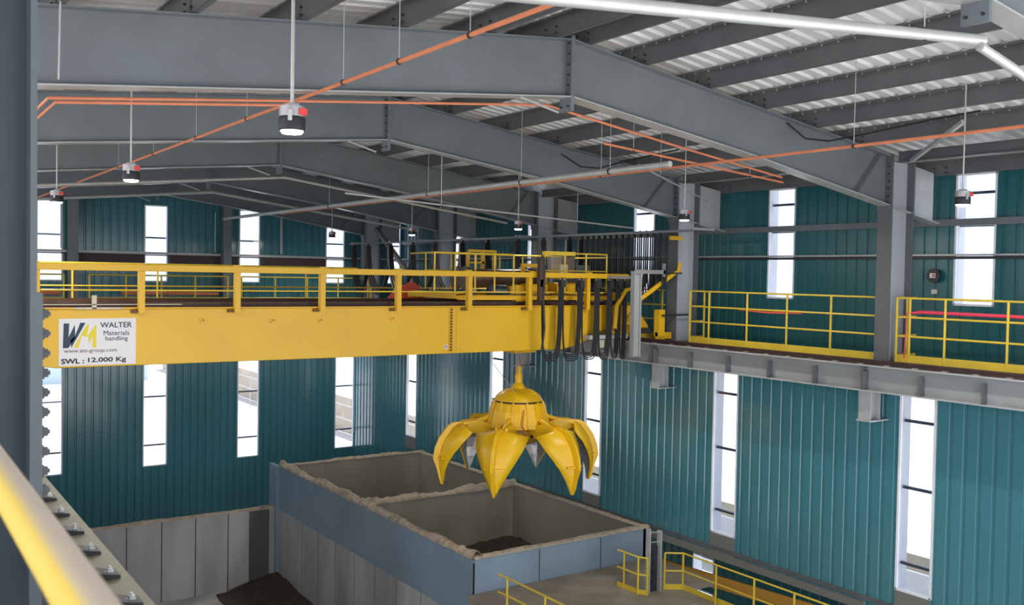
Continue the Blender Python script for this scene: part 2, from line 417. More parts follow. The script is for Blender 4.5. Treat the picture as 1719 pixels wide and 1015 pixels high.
# ------------------------------------------------------------------ girts and cable tray along the walls
simple(MB().box(XU - .12, XU - .02, 3.2, YF - .2, 1.27, 1.42), 'wall_girt', STEEL, 'grey horizontal rail across the upper right cladding', 'girt', smooth=False)
m = MB(); m.box(XU - .12, XU - .05, 3.2, YF - .2, .53, .59)
simple(m, 'cable_tray', DARK, 'dark thin cable tray along the upper right wall', 'cable tray', smooth=False)
simple(MB().box(XU - .15, XU - .05, 3.2, YF - .2, .60, .64), 'wall_girt', FLANGE, 'pale thin angle above the dark cable tray on the right wall', 'girt', smooth=False)
tm = MB().box(-2, XU - .3, YF - .14, YF - .10, .50, .54)
for a, b in ((-2, 1.4), (2.4, 5.15), (6.15, 8.95), (9.9, 12.6), (13.6, 16.4)): tm.box(a, b, YF - .16, YF - .06, .22, .50)
simple(tm, 'cable_tray', mat('dark_red_brown', (.06, .03, .035), .6), 'dark red brown tray across the far wall above the crane railing', 'cable tray', smooth=False)
simple(MB().box(-2, XU - .3, YF - .2, YF - .05, .55, .64), 'wall_girt', FLANGE, 'pale ledge rail across the far wall', 'girt', smooth=False)
simple(MB().box(XU - .2, XU - .02, 3.2, YF - .1, 2.44, 2.58), 'eaves_gutter', FLANGE, 'pale eaves angle along the top of the right wall', 'gutter', smooth=False)
# gable posts on the far wall
for x, t in ((6.38, 'leftmost visible grey post on the far wall'), (12.05, 'middle grey post on the far wall'), (18.2, 'corner grey post on the far wall')):
    r = thing('wall_post', (x, 37.75, ZFLOOR), t, 'post', 'posts on the far wall')
    for s in (-1, 1): MB().box(x - .17, x + .17, 37.75 + s * .15 - .01, 37.75 + s * .15 + .01, -1.7, zt(x) - .03).build('flange', STEEL, r)
    MB().box(x - .006, x + .006, 37.61, 37.89, -1.7, zt(x) - .03).build('web', STEEL, r)
    if x < 15:
        simple(MB().path([(x - .35, 38.07, .7), (x - .35, 38.07, 2.3)], .02, 6), 'conduit', GALV, 'thin grey conduit left of the %s far wall post' % ('leftmost' if x < 9 else 'middle'), 'conduit')
simple(MB().path([(14.45, 38.04, .7), (14.45, 38.04, 2.3)], .05, 6), 'conduit', GALV, 'pale vertical conduit between the two right far windows', 'conduit')

# ------------------------------------------------------------------ pipes
def pipe(pts, r_, m_, label, hangers=(), hx=None, cat='pipe', n=10, top=None):
    r = thing('sprinkler_pipe', pts[0], label, cat)
    MB().path(pts, r_, n).build('pipe_run', m_, r, smooth=True)
    for p in hangers:
        zt_ = zt(p[0]) + .335 if top is None else top
        MB().tube((p[0], p[1], p[2] + r_), (p[0], p[1], zt_), .006, 5).build('hanger_rod', GALV, r)
        MB().lathe([(r_ + .012, -.015), (r_ + .012, .015)], (p[0], p[1], p[2]), 10, 'y').build('clamp', DARK, r)
    return r
pipe([(4.93, 3.5, 2.35), (4.93, 37.0, 2.35)], .025, ORANGE, 'long orange pipe crossing diagonally in front of the second roof frame', [(4.93, y, 2.35) for y in (7.96, 9.45, 10.93, 14.5, 17.2, 20.2, 23.4)])
pipe([(1.85, 18.0, 1.95), (1.85, 12.6, 2.03), (4.93, 12.6, zb(4.93) - .03), (RX, 12.6, zb(RX) - .03), (12.5, 12.6, 2.38), (15.2, 12.6, 2.05)], .021, ORANGE, 'orange pipe running just behind the lower flange of the second roof frame')
pipe([(1.95, 16.0, 1.98), (1.95, 12.72, zb(1.95) - .075), (4.8, 12.72, zb(4.8) - .075)], .021, ORANGE, 'second orange pipe doubled beside the left half of the second roof frame')
pipe([(12.5, 5.0, 2.06), (12.5, 33, 2.06)], .025, ORANGE, 'orange pipe running lengthwise under the right roof slope', [(12.5, y, 2.06) for y in (9.0, 15.0, 21.5)])
pipe([(11.55, 12.0, 1.97), (11.55, 36.5, 1.97)], .055, GALV, 'thick galvanised pipe running lengthwise towards the far wall', [(11.55, y, 1.97) for y in (13.6, 16.5, 20.5, 26.5)], n=12)
pipe([(1.2, 5.3, 1.65), (4.1, 5.3, 1.94), (9.43, 5.3, 2.48)], .055, GALV, 'thick near galvanised pipe across the top right, climbing to the ridge', [(8.4, 5.3, 2.38)], top=2.72, n=14)
pipe([(9.35, 5.28, 2.40), (12.2, 5.28, 1.83)], .05, GALV, 'near galvanised pipe dropping from the ridge at the top right corner', n=14)
pipe([(1.0, 24.3, zb(1) - .35), (RX, 24.3, zb(RX) - .35), (16.5, 24.3, zb(16.5) - .30)], .035, GALV, 'galvanised pipe across the hall below the fourth roof frame', n=8)
pipe([(1.0, 30.6, zb(1) - .35), (RX, 30.6, zb(RX) - .35), (16.8, 30.6, zb(16.8) - .30)], .045, GALV, 'galvanised pipe across the hall below the fifth roof frame', n=8)
pipe([(8.6, 18.9, 1.70), (16.9, 18.9, 1.30)], .02, GALV, 'thin pale pipe across the hall behind the third roof frame', [(11, 18.9, 1.58), (15, 18.9, 1.39)], n=6)
pipe([(10.8, 12.9, 2.35), (15.6, 12.9, 2.0)], .022, ORANGE, 'thin orange branch pipe sloping down towards the second right-hand column', [(11.5, 12.9, 2.3), (14.6, 12.9, 2.07)], n=6)
pipe([(12.0, 13.3, 2.1), (17.9, 17.2, 1.98)], .02, GALV, 'thin pale branch pipe crossing towards the third right-hand column', [(13.5, 14.3, 2.07)], n=6)
simple(MB().path([(1.86, 11.8, 3.3), (1.84, 11.8, 2.12)], .012, 8), 'hanger_rod', GALV, 'thin white rod hanging at the left end of the second roof frame', 'rod')
# slack black cable by the eaves
simple(MB().path([(14.6, 12.0, 3.0), (14.95, 11.85, 2.72), (15.2, 11.5, 2.66), (15.3, 10.8, 2.72), (15.3, 9.5, 2.82), (15.3, 8.6, 2.86)], .018, 6), 'black_cable', CABLE, 'slack black cable hanging beside the haunch of the second roof frame', 'cable')
simple(MB().path([(14.0, 18.3, 2.95), (14.35, 18.0, 2.65), (14.6, 17.6, 2.6), (14.7, 16.6, 2.72), (14.7, 15, 2.8)], .018, 6), 'black_cable', CABLE, 'slack black cable hanging beside the haunch of the third roof frame', 'cable')

# ------------------------------------------------------------------ high bay lamps
def make_lamp():
    r = thing('high_bay_lamp', (0, 0, 0), '', 'lamp', 'high bay lamps hanging from the roof')
    MB().lathe([(.115, .02), (.125, .03), (.125, .135), (.118, .15), (.06, .155)], n=28).build('housing', DARK, r, smooth=True)
    MB().lathe([(.04, -.010), (.09, -.004), (.106, .016), (.106, .024)], n=28).build('lens', LEDM, r, smooth=True)
    MB().lathe([(.120, .15), (.120, .245), (.03, .25)], n=28).build('reflector_cover', mat('clear_grey_cover', (.45, .42, .44), .25, .3), r, smooth=True)
    MB().box(-.05, .05, -.05, .05, .245, .275).build('driver_box', FLANGE, r)
    MB().box(.02, .10, -.127, -.09, .16, .22).build('red_tag', RED, r)
    MB().box(-.085, -.05, -.13, -.11, .10, .20).build('bracket', GALV, r)
    return r
lamps = [(3.32, 8.5, 'largest and nearest lit lamp, hanging before the second roof frame'), (3.30, 14.83, 'lit lamp second from the left, below the third roof frame'),
         (3.25, 21.0, 'leftmost lit lamp, over the crane railing'), (15.2, 8.8, 'rightmost lamp, hanging in front of an upper window'),
         (15.3, 15.4, 'red tagged, before the third right-hand column'), (15.4, 22.1, 'lit lamp above the crane trolley'),
         (15.5, 28.6, 'small lamp left of the trolley railing, over the bright window'), (14.9, 33.9, 'smallest far lamp in front of a far window')]
proto = make_lamp()
lamp_objs = [proto] + [copy_tree(proto) for _ in lamps[1:]]
for i, (o, (x, y, t)) in enumerate(zip(lamp_objs, lamps)):
    o.location = (x, y, 1.29); o['label'] = 'round black high bay lamp, ' + t
    MB().tube((0, 0, .27), (0, 0, zt(x) + .338 - 1.29), .018 if i < 1 else .014, 8).build('suspension_rod', GALV, o, smooth=True)
    ld = bpy.data.lights.new('lamp_light', 'AREA'); ld.shape = 'DISK'; ld.size = .22; ld.energy = 45; ld.color = (1, .97, .9)
    lo = bpy.data.objects.new('lamp_light', ld); COL.objects.link(lo); lo.parent = o; lo.location = (0, 0, -.03)

# ------------------------------------------------------------------ runway beams and rails
def rail_section(x, y0, y1, z):
    m = MB(); m.box(x - .06, x + .06, y0, y1, z - .105, z - .09); m.box(x - .012, x + .012, y0, y1, z - .09, z - .03); return m.box(x - .03, x + .03, y0, y1, z - .03, z)
r = thing('runway_beam', (17.25, 20, -2.27), 'long grey steel runway beam with web stiffeners under the right end of the crane', 'beam')
MB().box(17.05, 17.45, 3.2, YF - .3, -1.75, -1.725).build('top_flange', FLANGE, r)
MB().box(17.05, 17.45, 3.2, YF - .3, -2.27, -2.245).build('bottom_flange', FLANGE, r)
MB().box(17.242, 17.258, 3.2, YF - .3, -2.245, -1.75).build('web', mat('beam_web_grey', (.33, .34, .35), .4, 0, .12, 1), r)
y = 4.35; k = 0
while y < 30:
    w_ = .024
    MB().box(17.06, 17.242, y, y + w_, -2.245, -1.86).build('stiffener', STEELD, r); y += 1.2583 * 1.0
for yf in FY[1:]:
    q = yf - .1
    MB().box(17.055, 17.242, q - .02, q + .02, -2.245, -1.75).build('bearing_stiffener', STEELD, r)
for i, yf in enumerate(FY):
    q = yf - .1
    c = thing('corbel_bracket', (17.45, q, -2.95), 'stub steel bracket under the runway beam at the %s column from the camera' % ['nearest', 'second', 'third', 'fourth', 'fifth', 'sixth'][i], 'bracket', 'brackets holding the runway beam')
    q += .05
    MB().box(17.28, 17.30, q - .14, q + .14, -2.90, -2.27).build('flange', FLANGE, c)
    MB().box(17.60, 17.62, q - .14, q + .14, -2.90, -2.27).build('flange', FLANGE, c)
    MB().box(17.30, 17.60, q - .008, q + .008, -2.90, -2.27).build('web', FLANGE, c)
    MB().box(17.24, 17.88, q - .17, q + .17, -2.93, -2.90).build('base_plate', FLANGE, c)
r = thing('crane_rail', (17.25, 20, -1.725), 'rusty dark crane rail on the right runway beam', 'rail')
rail_section(17.25, 3.2, YF - .4, ZR).build('rail_head', RAILM, r)
y = 7.0; k = 0
while y < 30 and k < 40:
    MB().box(17.09, 17.16, y, y + .12, -1.725, -1.70).build('rail_clip', ALU, r); y += .62; k += 1
r = thing('runway_beam', (1.02, 10, -2.3), 'brown flanged runway beam at the lower left beside the near railing', 'beam')
MB().box(.80, 1.215, .8, YF - .3, -1.72, -1.69).build('top_flange', BROWN, r)
MB().box(.98, 1.0, .8, YF - .3, -2.25, -1.72).build('web', STEELD, r)
MB().box(.80, 1.215, .8, YF - .3, -2.28, -2.25).build('bottom_flange', STEELD, r)
r = thing('crane_rail', (.97, 10, -1.69), 'crane rail on the lower left runway beam, lined with bolted clips', 'rail')
rail_section(.97, .8, YF - .4, ZR + .04).build('rail_head', mat('brown_green_rail', (.12, .105, .07), .4, .2, .2, 5), r)
for k in range(18):
    y = 3.36 + k * .51
    cl = MB(); cl.prism([(1.04, -1.69), (1.16, -1.69), (1.16, -1.672), (1.09, -1.66), (1.04, -1.645)], 'y', y, y + .13)
    cl.build('rail_clip', DARK, r)
    MB().lathe([(.026, -1.668), (.026, -1.660), (.018, -1.660), (.018, -1.645), (.010, -1.643), (.010, -1.632)], (1.115, y + .065, 0), 6).build('clip_bolt', GALV, r, smooth=False)

# ------------------------------------------------------------------ walkways and railings
MB().box(17.5, XU, 3.2, YF, ZW - .12, ZW).build('walkway', FLOORM, kind='structure')
MB().box(-2.4, XU, 36.9, YF, ZW - .12, ZW).build('walkway.001', FLOORM, kind='structure')
MB().box(-2.0, .55, -3.0, 36.8, ZW - .12, ZW).build('walkway.002', FLOORM, kind='structure')
def railing(name, pts, posts, zf, zs, toe, label, m_=YELR, r_=.022, group=None, rp=None):
    """pts: plan polyline of the rails; posts: plan points; zs: rail heights above zf; toe: toe board height"""
    r = thing(name, (pts[0][0], pts[0][1], zf), label, 'railing', group)
    for k, h in enumerate(zs):
        MB().path([(x, y, zf + h) for x, y in pts], r_, 8).build('top_rail' if k == 0 else 'mid_rail', m_, r, smooth=True)
    for x, y in posts: MB().tube((x, y, zf), (x, y, zf + zs[0]), (rp or r_ * 1.15), 8).build('post', m_, r, smooth=True)
    if toe:
        t = MB()
        for (a, b), (c, d) in zip(pts, pts[1:]): t.bar((a, b, zf + toe / 2), (c, d, zf + toe / 2), .012, toe)
        t.build('toe_board', m_, r)
    return r
ZS = (1.38, .98, .58)
railing('guard_railing', [(18.6, 17.9), (18.02, 17.85), (18.02, 12.3)], [(18.6, 17.9), (18.02, 17.85), (18.02, 17.17), (18.02, 15.9), (18.02, 14.68), (18.02, 13.45)], ZW, ZS, .19, 'yellow walkway railing between the second and third right-hand columns')
railing('guard_railing', [(18.75, 11.82), (18.02, 11.80), (18.02, 5.6)], [(18.4, 11.81), (18.02, 11.80), (18.02, 11.5), (18.02, 10.72), (18.02, 9.45), (18.02, 8.2), (18.02, 6.9)], ZW, ZS, .19, 'yellow walkway railing right of the second column, with a pink hose on it')
railing('guard_railing', [(18.02, 24.4), (18.02, 18.8)], [(18.02, 24.3), (18.02, 22.5), (18.02, 20.7), (18.02, 18.9)], ZW, ZS, .19, 'yellow walkway railing behind the festoon cables')
for k, (a, b) in enumerate(((2.2, 5.95), (6.8, 11.85), (12.4, 17.9))):
    n = 4; railing('guard_railing', [(a, 36.9), (b, 36.9)], [(a + (b - a) * j / n, 36.9) for j in range(n + 1)], ZW, (1.46, 1.06, .62), 0,
                   'distant yellow railing on the far walkway, %s section' % ['left', 'middle', 'right'][k], r_=.028, group='far walkway railings')
simple(MB().path([(18.0, 11.6, -1.6), (18.0, 11.55, -.66), (18.06, 11.3, -.62), (18.06, 8, -.63), (18.06, 5.8, -.63)], [.012, .012, .035, .035, .035], 8), 'fire_hose', PINK, 'pink red hose laid along the right walkway railing', 'hose')
simple(MB().path([(18.06, 16.2, -.76), (18.06, 15.3, -.80), (18.06, 14.3, -.77)], .025, 6), 'fire_hose', mat('orange_red_hose', (.8, .12, .08), .5), 'short red hose on the railing between two right-hand columns', 'hose')
simple(MB().path([(3, 37.3, -.9), (5.9, 37.3, -.92)], .09, 8), 'red_pipe', ORANGE, 'orange red pipe in front of the leftmost far window', 'pipe')
simple(MB().path([(8.0, 37.3, -.93), (9.3, 37.3, -.93), (11.6, 37.3, -.95)], .07, 8), 'red_pipe', ORANGE, 'orange red pipe behind the middle section of the far railing', 'pipe')
# alarm device
r = thing('alarm_bell', (XU - .02, 12.26, .0), 'small round red and white alarm bell on the upper right cladding', 'alarm')
MB().lathe([(.16, -.12), (.16, -.05), (.12, -.02), (.02, -.02)], (XU - .02, 12.26, .15), 16, 'x').build('dome', DARK, r, smooth=True)
MB().box(XU - .16, XU - .14, 12.20, 12.33, .10, .21).build('face_plate', WHITE, r)
MB().box(XU - .175, XU - .16, 12.21, 12.25, .12, .19).build('red_disc', RED, r)
MB().box(XU - .06, XU, 12.2, 12.34, -.26, -.16).build('name_plate', ALU, r)

# near railing on the camera's walkway
r = thing('near_handrail', (.27, 2.0, ZW), 'thick out-of-focus faded yellow handrail tube at the lower left corner', 'railing')
MB().path([(.27, .5, -.497), (.27, 2.0, -.497), (.27, 4.7, -.497)], .039, 24).build('handrail_tube', TUBEY, r, smooth=True)
MB().tube((.27, 1.0, ZW), (.27, 1.0, -.53), .03, 16).build('post', YELR, r, smooth=True)
MB().tube((.27, 4.45, ZW), (.27, 4.45, -.53), .03, 16).build('post', YELR, r, smooth=True)

# ------------------------------------------------------------------ overhead crane
GY0, GY1 = 19.06, 19.52; HY0, HY1 = 21.55, 22.0
GT, GB = -.775, -1.87
cr = thing('overhead_crane', (9.1, 20.5, ZR), 'yellow double girder overhead crane spanning the hall', 'crane')
def girder(y0, y1, nm):
    poly = [(1.0, GT), (17.2, GT), (17.2, -1.28), (16.35, -1.28), (15.3, GB + .12), (14.75, GB), (2.95, GB), (2.3, GB + .10), (1.3, -1.28), (1.0, -1.28)]
    g = MB().prism(poly, 'y', y0, y1).build(nm, YEL, cr, bevel=.012)
    MB().box(1.0, 17.2, y0 - .05, y1 + .05, GT, GT + .022).build('top_plate', YEL, g)
    return g
girder(GY0, GY1, 'front_girder'); girder(HY0, HY1, 'rear_girder')
for yy in (19.3, 21.78):
    m = MB(); m.box(1.3, 16.9, yy - .05, yy + .05, GT + .022, GT + .035); m.box(1.3, 16.9, yy - .03, yy + .03, GT + .035, GT + .12); m.build('trolley_rail', RAILM, cr)
# splice with bolts
MB().box(11.35, 11.47, GY0 - .022, GY0, GB + .03, GT - .02).build('splice_plate', YEL, cr)
for k in range(15):
    z = GB + .08 + k * .068
    MB().lathe([(.028, -.05), (.028, -.022)], (11.395, GY0, z), 6, 'y').build('bolt', mat('brown_bolt', (.16, .07, .02), .6), cr)
for k in range(15): MB().lathe([(.009, -.03), (.009, -.022)], (11.55, GY0 + .02, GB + .08 + k * .068), 6, 'y').build('rivet', DARK, cr)
MB().lathe([(.055, -.012), (.055, 0)], (11.28, GY0, GB + .16), 16, 'y').build('round_sticker', WHITE, cr)
MB().lathe([(.035, -.016), (.035, -.012)], (11.28, GY0, GB + .16), 16, 'y').build('sticker_ring', NAVY, cr)
MB().lathe([(.018, -.020), (.018, -.016)], (11.28, GY0, GB + .16), 16, 'y').build('sticker_centre', WHITE, cr)
for x, z in ((7.05, -1.02), (8.12, -1.03), (9.85, -1.02), (5.6, -1.0)):
    MB().box(x - .06, x + .05, GY0 - .03, GY0, z - .02, z + .01).bar((x - .03, GY0 - .02, z - .06), (x + .04, GY0 - .02, z), .02, .02).build('lug', YEL, cr)
# handrail with heavy top rail on the front girder
PX = [2.6, 4.42, 6.28, 8.12, 9.95, 11.83, 13.58, 15.42]
MB().box(2.45, 16.75, 18.86, 18.96, -.055, .075).build('handrail', YEL, cr, bevel=.008)
for k, x in enumerate([2.55, 4.4, 6.25, 8.1, 9.9, 11.75, 13.6, 15.4]):
    MB().box(x - .06, x + .09, 18.85, 18.97, .075, .10).build('rail_joint', YEL, cr)
for x in PX:
    p = MB().box(x - .055, x + .055, 18.90, 19.03, -.86, -.055).build('railing_post', YEL, cr)
    MB().box(x - .17, x - .06, 18.99, 19.06, -.86, -.80).build('post_bracket', mat('brown_bolt', (.16, .07, .02), .6), p)
MB().tube((2.45, 18.97, -.42), (16.75, 18.97, -.42), .016, 8).build('mid_rail', YELR, cr, smooth=True)
# rear girder handrail (thin)
MB().tube((1.6, 22.5, .1), (10.6, 22.5, .1), .022, 8).build('rear_rail', YELR, cr, smooth=True)
MB().tube((1.6, 22.5, -.4), (16.6, 22.5, -.4), .016, 8).build('rear_rail', YELR, cr, smooth=True)
for k in range(9): MB().tube((2.0 + k * 1.8, 22.5, -.76), (2.0 + k * 1.8, 22.5, .1 if k < 5 else -.4), .022, 8).build('rear_post', YELR, cr, smooth=True)
MB().box(1.3, 16.7, 22.0, 22.6, -.80, -.77).build('rear_walkway', FLOORM, cr)
MB().box(2.7, 5.2, 19.0, 19.02, -.70, -.685).build('top_strip', CREAM, cr)
MB().box(3.55, 3.63, 19.0, 19.04, -.77, -.52).build('limit_stop', CREAM, cr)
MB().box(3.25, 4.1, 19.0, 19.05, -.775, -.75).build('limit_plate', ALU, cr)
# end trucks
for x, s in ((17.25, 1), (.97, -1)):
    tk = MB(); tk.prism([(18.8, -1.3), (19.1, -1.0), (22.4, -1.0), (22.75, -1.3), (22.75, -1.5), (18.8, -1.5)], 'x', x - .17, x + .17)
    t_ = tk.build('end_truck', YEL, cr, bevel=.01)
    for yy in (19.15, 22.3): MB().lathe([(.03, -.09), (.15, -.08), (.15, -.05), (.125, -.05), (.125, .05), (.15, .05), (.15, .08), (.03, .09)], (x, yy, ZR + .125), 20, 'x').build('wheel', DARK, t_, smooth=True)
    MB().box(x - .1, x + .1, 18.6, 18.8, -1.5, -1.35).build('buffer', DARK, t_)
# right-hand end: platform post, arms, tow arm
MB().box(15.96, 16.0, 17.75, 17.9, -2.0, .15).box(16.16, 16.2, 17.75, 17.9, -2.0, .15).box(16.0, 16.16, 17.8, 17.81, -2.0, .15).box(16.0, 16.08, 17.82, 18.95, -.05, .03).build('end_post', mat('beam_web_grey', (.33, .34, .35)), cr)
MB().box(15.98, 17.0, 17.74, 17.80, .09, .19).build('cross_arm', mat('grey_brown_arm', (.25, .24, .24), .5), cr)
MB().box(16.93, 17.0, 17.74, 17.80, .02, .36).build('arm_end', STEEL, cr)
MB().path([(16.75, 18.9, -1.15), (16.5, 18.1, -.55), (17.50, 18.0, .08)], .06, 8).build('tow_arm', YEL, cr, smooth=True)
MB().path([(17.50, 18.0, .08), (17.72, 18.0, .18), (17.76, 18.0, .40)], .05, 8).build('tow_elbow', YEL, cr, smooth=True)
MB().box(17.35, 17.8, 17.95, 18.05, .10, .14).build('tow_bracket', DARK, cr)
MB().box(17.35, 17.8, 17.95, 18.05, .99, 1.09).build('tow_head', YEL, cr)
MB().tube((17.74, 18.0, .4), (17.74, 18.0, 1.0), .018, 6).build('tow_rod', ALU, cr)
MB().path([(16.2, 18.75, -1.35), (16.25, 18.75, -.75), (16.55, 18.75, -.35), (16.7, 18.75, -.3)], .06, 8).build('corner_knee', YEL, cr, smooth=True)
MB().box(17.3, 17.5, 18.25, 18.45, -1.55, -.85).build('buffer_box', YEL, cr)
MB().box(17.3, 17.8, 18.3, 18.4, -1.62, -1.45).build('guide_shoe', YEL, cr)
MB().tube((17.35, 18.2, -1.0), (18.3, 18.2, -.98), .025, 8).build('buffer_rod', DARK, cr)
for k in range(5): MB().lathe([(.03, 0), (.03, .05)], (15.5 + k * .17, GY0 - .12, -1.52 + k * .025), 8, 'z').build('bolt', DARK, cr)
MB().box(15.4, 16.7, GY0 - .25, GY0, -1.62, -1.52).build('end_flange', FLANGE, cr)
MB().box(15.7, 16.5, GY0 - .2, GY0 - .02, -1.85, -1.64).build('drive_unit', mat('cream_drive', (.5, .47, .36), .5), cr)
MB().box(16.3, 16.9, 19.0, 19.4, -1.0, -.78).build('ladder_top', YEL, cr)
# sign board
SX0, SX1, SZ0, SZ1, SY = 2.99, 4.345, -1.835, -.955, GY0 - .012
sign = MB().box(SX0, SX1, SY, GY0, SZ0, SZ1).build('sign_board', WHITE, cr)
sw, sh = SX1 - SX0, SZ1 - SZ0
def flat(poly, m_, nm):
    pts = [(SX0 + u * sw, SZ1 - v * sh) for u, v in poly]
    return MB().prism(pts, 'y', SY - .004, SY - .0005).build(nm, m_, sign)
# zig-zag W and M emblem: outline of the photo
flat([(.055, .10), (.125, .10), (.115, .38), (.195, .12), (.205, .38), (.275, .09), (.325, .09), (.155, .62), (.14, .42), (.125, .62), (.09, .62), (.055, .62)][:0] or
     [(.06, .10), (.13, .10), (.12, .40), (.20, .13), (.205, .40), (.12, .62), (.05, .62)], NAVY, 'emblem_stroke')
flat([(.27, .09), (.335, .09), (.155, .62), (.15, .45), (.20, .38)], NAVY, 'emblem_stroke')
flat([(.335, .18), (.385, .10), (.35, .40), (.29, .36), (.245, .62), (.185, .62)], YPRINT, 'emblem_stroke')
flat([(.475, .12), (.475, .62), (.425, .62), (.425, .38), (.375, .55), (.375, .38), (.35, .40)], YPRINT, 'emblem_stroke')
def text(s, u, v, w_, h_, m_, nm='lettering', bold=0.0):
    cu = bpy.data.curves.new(nm, 'FONT'); cu.body = s; cu.size = 1; cu.extrude = .002; cu.offset = bold; cu.resolution_u = 3
    t = bpy.data.objects.new(nm, cu); COL.objects.link(t)
    bpy.context.view_layer.update()
    me = bpy.data.meshes.new_from_object(t.evaluated_get(bpy.context.evaluated_depsgraph_get()))
    bpy.data.objects.remove(t)
    xs = [p.co.x for p in me.vertices]; ys = [p.co.y for p in me.vertices]; zs = [p.co.z for p in me.vertices]
    kx = w_ * sw / (max(xs) - min(xs)); ky = h_ * sh / (max(ys) - min(ys))
    for p in me.vertices:
        x, y_, z = p.co
        p.co = Vector((SX0 + u * sw + (x - min(xs)) * kx, SY - .004 + (z > 0) * -.002, SZ1 - (v + h_) * sh + (y_ - min(ys)) * ky)) - BASE[sign.name]
    me.materials.clear(); me.materials.append(m_)
    o = bpy.data.objects.new(nm, me); COL.objects.link(o); o.parent = sign; return o
text('WALTER', .525, .085, .42, .115, NAVY, bold=.012)
text('Materials', .57, .265, .34, .10, NAVY)
text('handling', .595, .385, .295, .125, NAVY)
text('www.ats-group.com', .065, .655, .68, .09, mat('brown_print', (.10, .07, .07), .5))
text('SWL :', .03, .845, .29, .11, BLACK, bold=.03)
text('12.000 Kg', .37, .835, .50, .13, BLACK, bold=.025)

# ------------------------------------------------------------------ trolley
TX0, TX1 = 11.75, 17.0
GX, GYC = 14.42, 20.55
tr = thing('crane_trolley', (GX, GYC, GT + .12), 'yellow railed hoist trolley standing on the crane girders', 'trolley')
zt0 = -.60
for x in (TX0 + .1, GX, TX1 - .35):
    MB().box(x - .12, x + .12, 19.4, 21.7, zt0, zt0 + .16).build('cross_beam', YEL, tr, bevel=.01)
for yy in (19.3, 21.78):
    MB().box(TX0, TX1 - .2, yy - .09, yy + .09, zt0 - .02, zt0 + .10).build('side_beam', YEL, tr, bevel=.01)
    MB().box(TX0 + 1.2, TX1 - .6, yy - .1, yy + .1, zt0 + .10, zt0 + .12).build('deck_edge', DARK, tr)
    for x in (TX0 + .35, TX1 - .6): MB().lathe([(.13, -.05), (.13, .05)], (x, yy, GT + .25), 18, 'y').build('wheel', DARK, tr, smooth=True)
# drum, motors, gearbox
MB().lathe([(.12, -1.05), (.30, -1.04), (.30, -.98), (.24, -.97), (.24, .97), (.30, .98), (.30, 1.04), (.12, 1.05)], (13.5, 20.2, -.10), 28, 'x').build('hoist_drum', mat('greasy_drum', (.16, .11, .09), .4, .4, .3, 8), tr, smooth=True)
MB().lathe([(.12, -1.05), (.30, -1.04), (.30, -.98), (.24, -.97), (.24, .97), (.30, .98), (.30, 1.04), (.12, 1.05)], (13.9, 21.3, -.10), 28, 'x').build('hoist_drum', mat('greasy_drum', (.16, .11, .09), .4, .4, .3, 8), tr, smooth=True)
MB().lathe([(.1, -.25), (.17, -.24), (.17, .2), (.13, .25), (.06, .27)], (13.0, 19.5, -.42), 20, 'x').build('motor', MOTOR, tr, smooth=True)
MB().lathe([(.1, -.22), (.14, -.22), (.14, .2), (.06, .25)], (15.9, 19.6, -.35), 20, 'x').build('motor', MOTOR, tr, smooth=True)
MB().box(13.28, 13.7, 19.3, 19.7, -.62, -.28).box(13.4, 13.6, 19.25, 19.5, -.66, -.24).build('gearbox', YEL, tr, bevel=.02)
MB().box(13.85, 14.45, 19.35, 19.75, -.58, -.22).build('gearbox', YEL, tr, bevel=.02)
MB().box(14.75, 15.35, 19.35, 19.8, -.60, -.18).build('gearbox', YEL, tr, bevel=.02)
MB().box(14.3, 14.9, 20.0, 20.9, -.35, .12).build('brake_cover', YEL, tr, bevel=.02)
MB().box(15.1, 15.35, 19.7, 20.1, -.05, .30).build('control_box', CREAM, tr)
MB().box(15.6, 16.05, 20.3, 20.8, -.1, .52).build('electrical_cabinet', mat('grey_brown_cabinet', (.26, .22, .18), .5), tr)
MB().box(16.1, 16.6, 20.3, 20.9, -.2, .30).build('electrical_cabinet', STEEL, tr)
fr = MB(); fr.box(13.6, 14.28, 19.28, 19.38, .20, .29).box(14.19, 14.28, 19.28, 19.38, -.55, .20).box(13.6, 13.67, 19.28, 19.38, -.02, .20)
fr.build('festoon_frame', YEL, tr)
fr = MB(); fr.box(12.9, 13.75, 20.7, 20.78, .58, .64).box(13.3, 13.38, 20.7, 20.78, -.1, .58).box(13.67, 13.75, 20.7, 20.78, -.1, .58).box(12.85, 12.92, 20.7, 20.78, -.1, .58).box(12.9, 13.4, 20.7, 20.76, .28, .33)
fr.build('lifting_frame', YEL, tr)
def trail(y, x0, x1, n, zt_, nm='railing'):
    g = MB().tube((x0, y, zt_), (x1, y, zt_), .022, 8); o = g.build('trolley_rail_bar', YELR, tr, smooth=True)
    MB().tube((x0, y, zt_ - .45), (x1, y, zt_ - .45), .016, 8).build('trolley_rail_bar', YELR, tr, smooth=True)
    for k in range(n + 1): MB().tube((x0 + (x1 - x0) * k / n, y, -.4), (x0 + (x1 - x0) * k / n, y, zt_), .022, 8).build('trolley_post', YELR, tr, smooth=True)
trail(19.25, 11.05, 13.3, 4, .50); trail(19.25, 14.2, 16.3, 3, .58); trail(21.9, 12.3, 18.4 - .6, 7, .55)
for x in (11.05, 16.3): MB().tube((x, 19.25, .5), (x + .8, 21.9, .52), .022, 8).build('trolley_rail_bar', YELR, tr, smooth=True)
MB().box(14.2, 15.2, 19.2, 19.3, .52, .62).build('tow_bar', YELR, tr)
MB().box(11.7, 12.2, 19.4, 21.6, -.52, -.48).build('platform', YEL, tr)
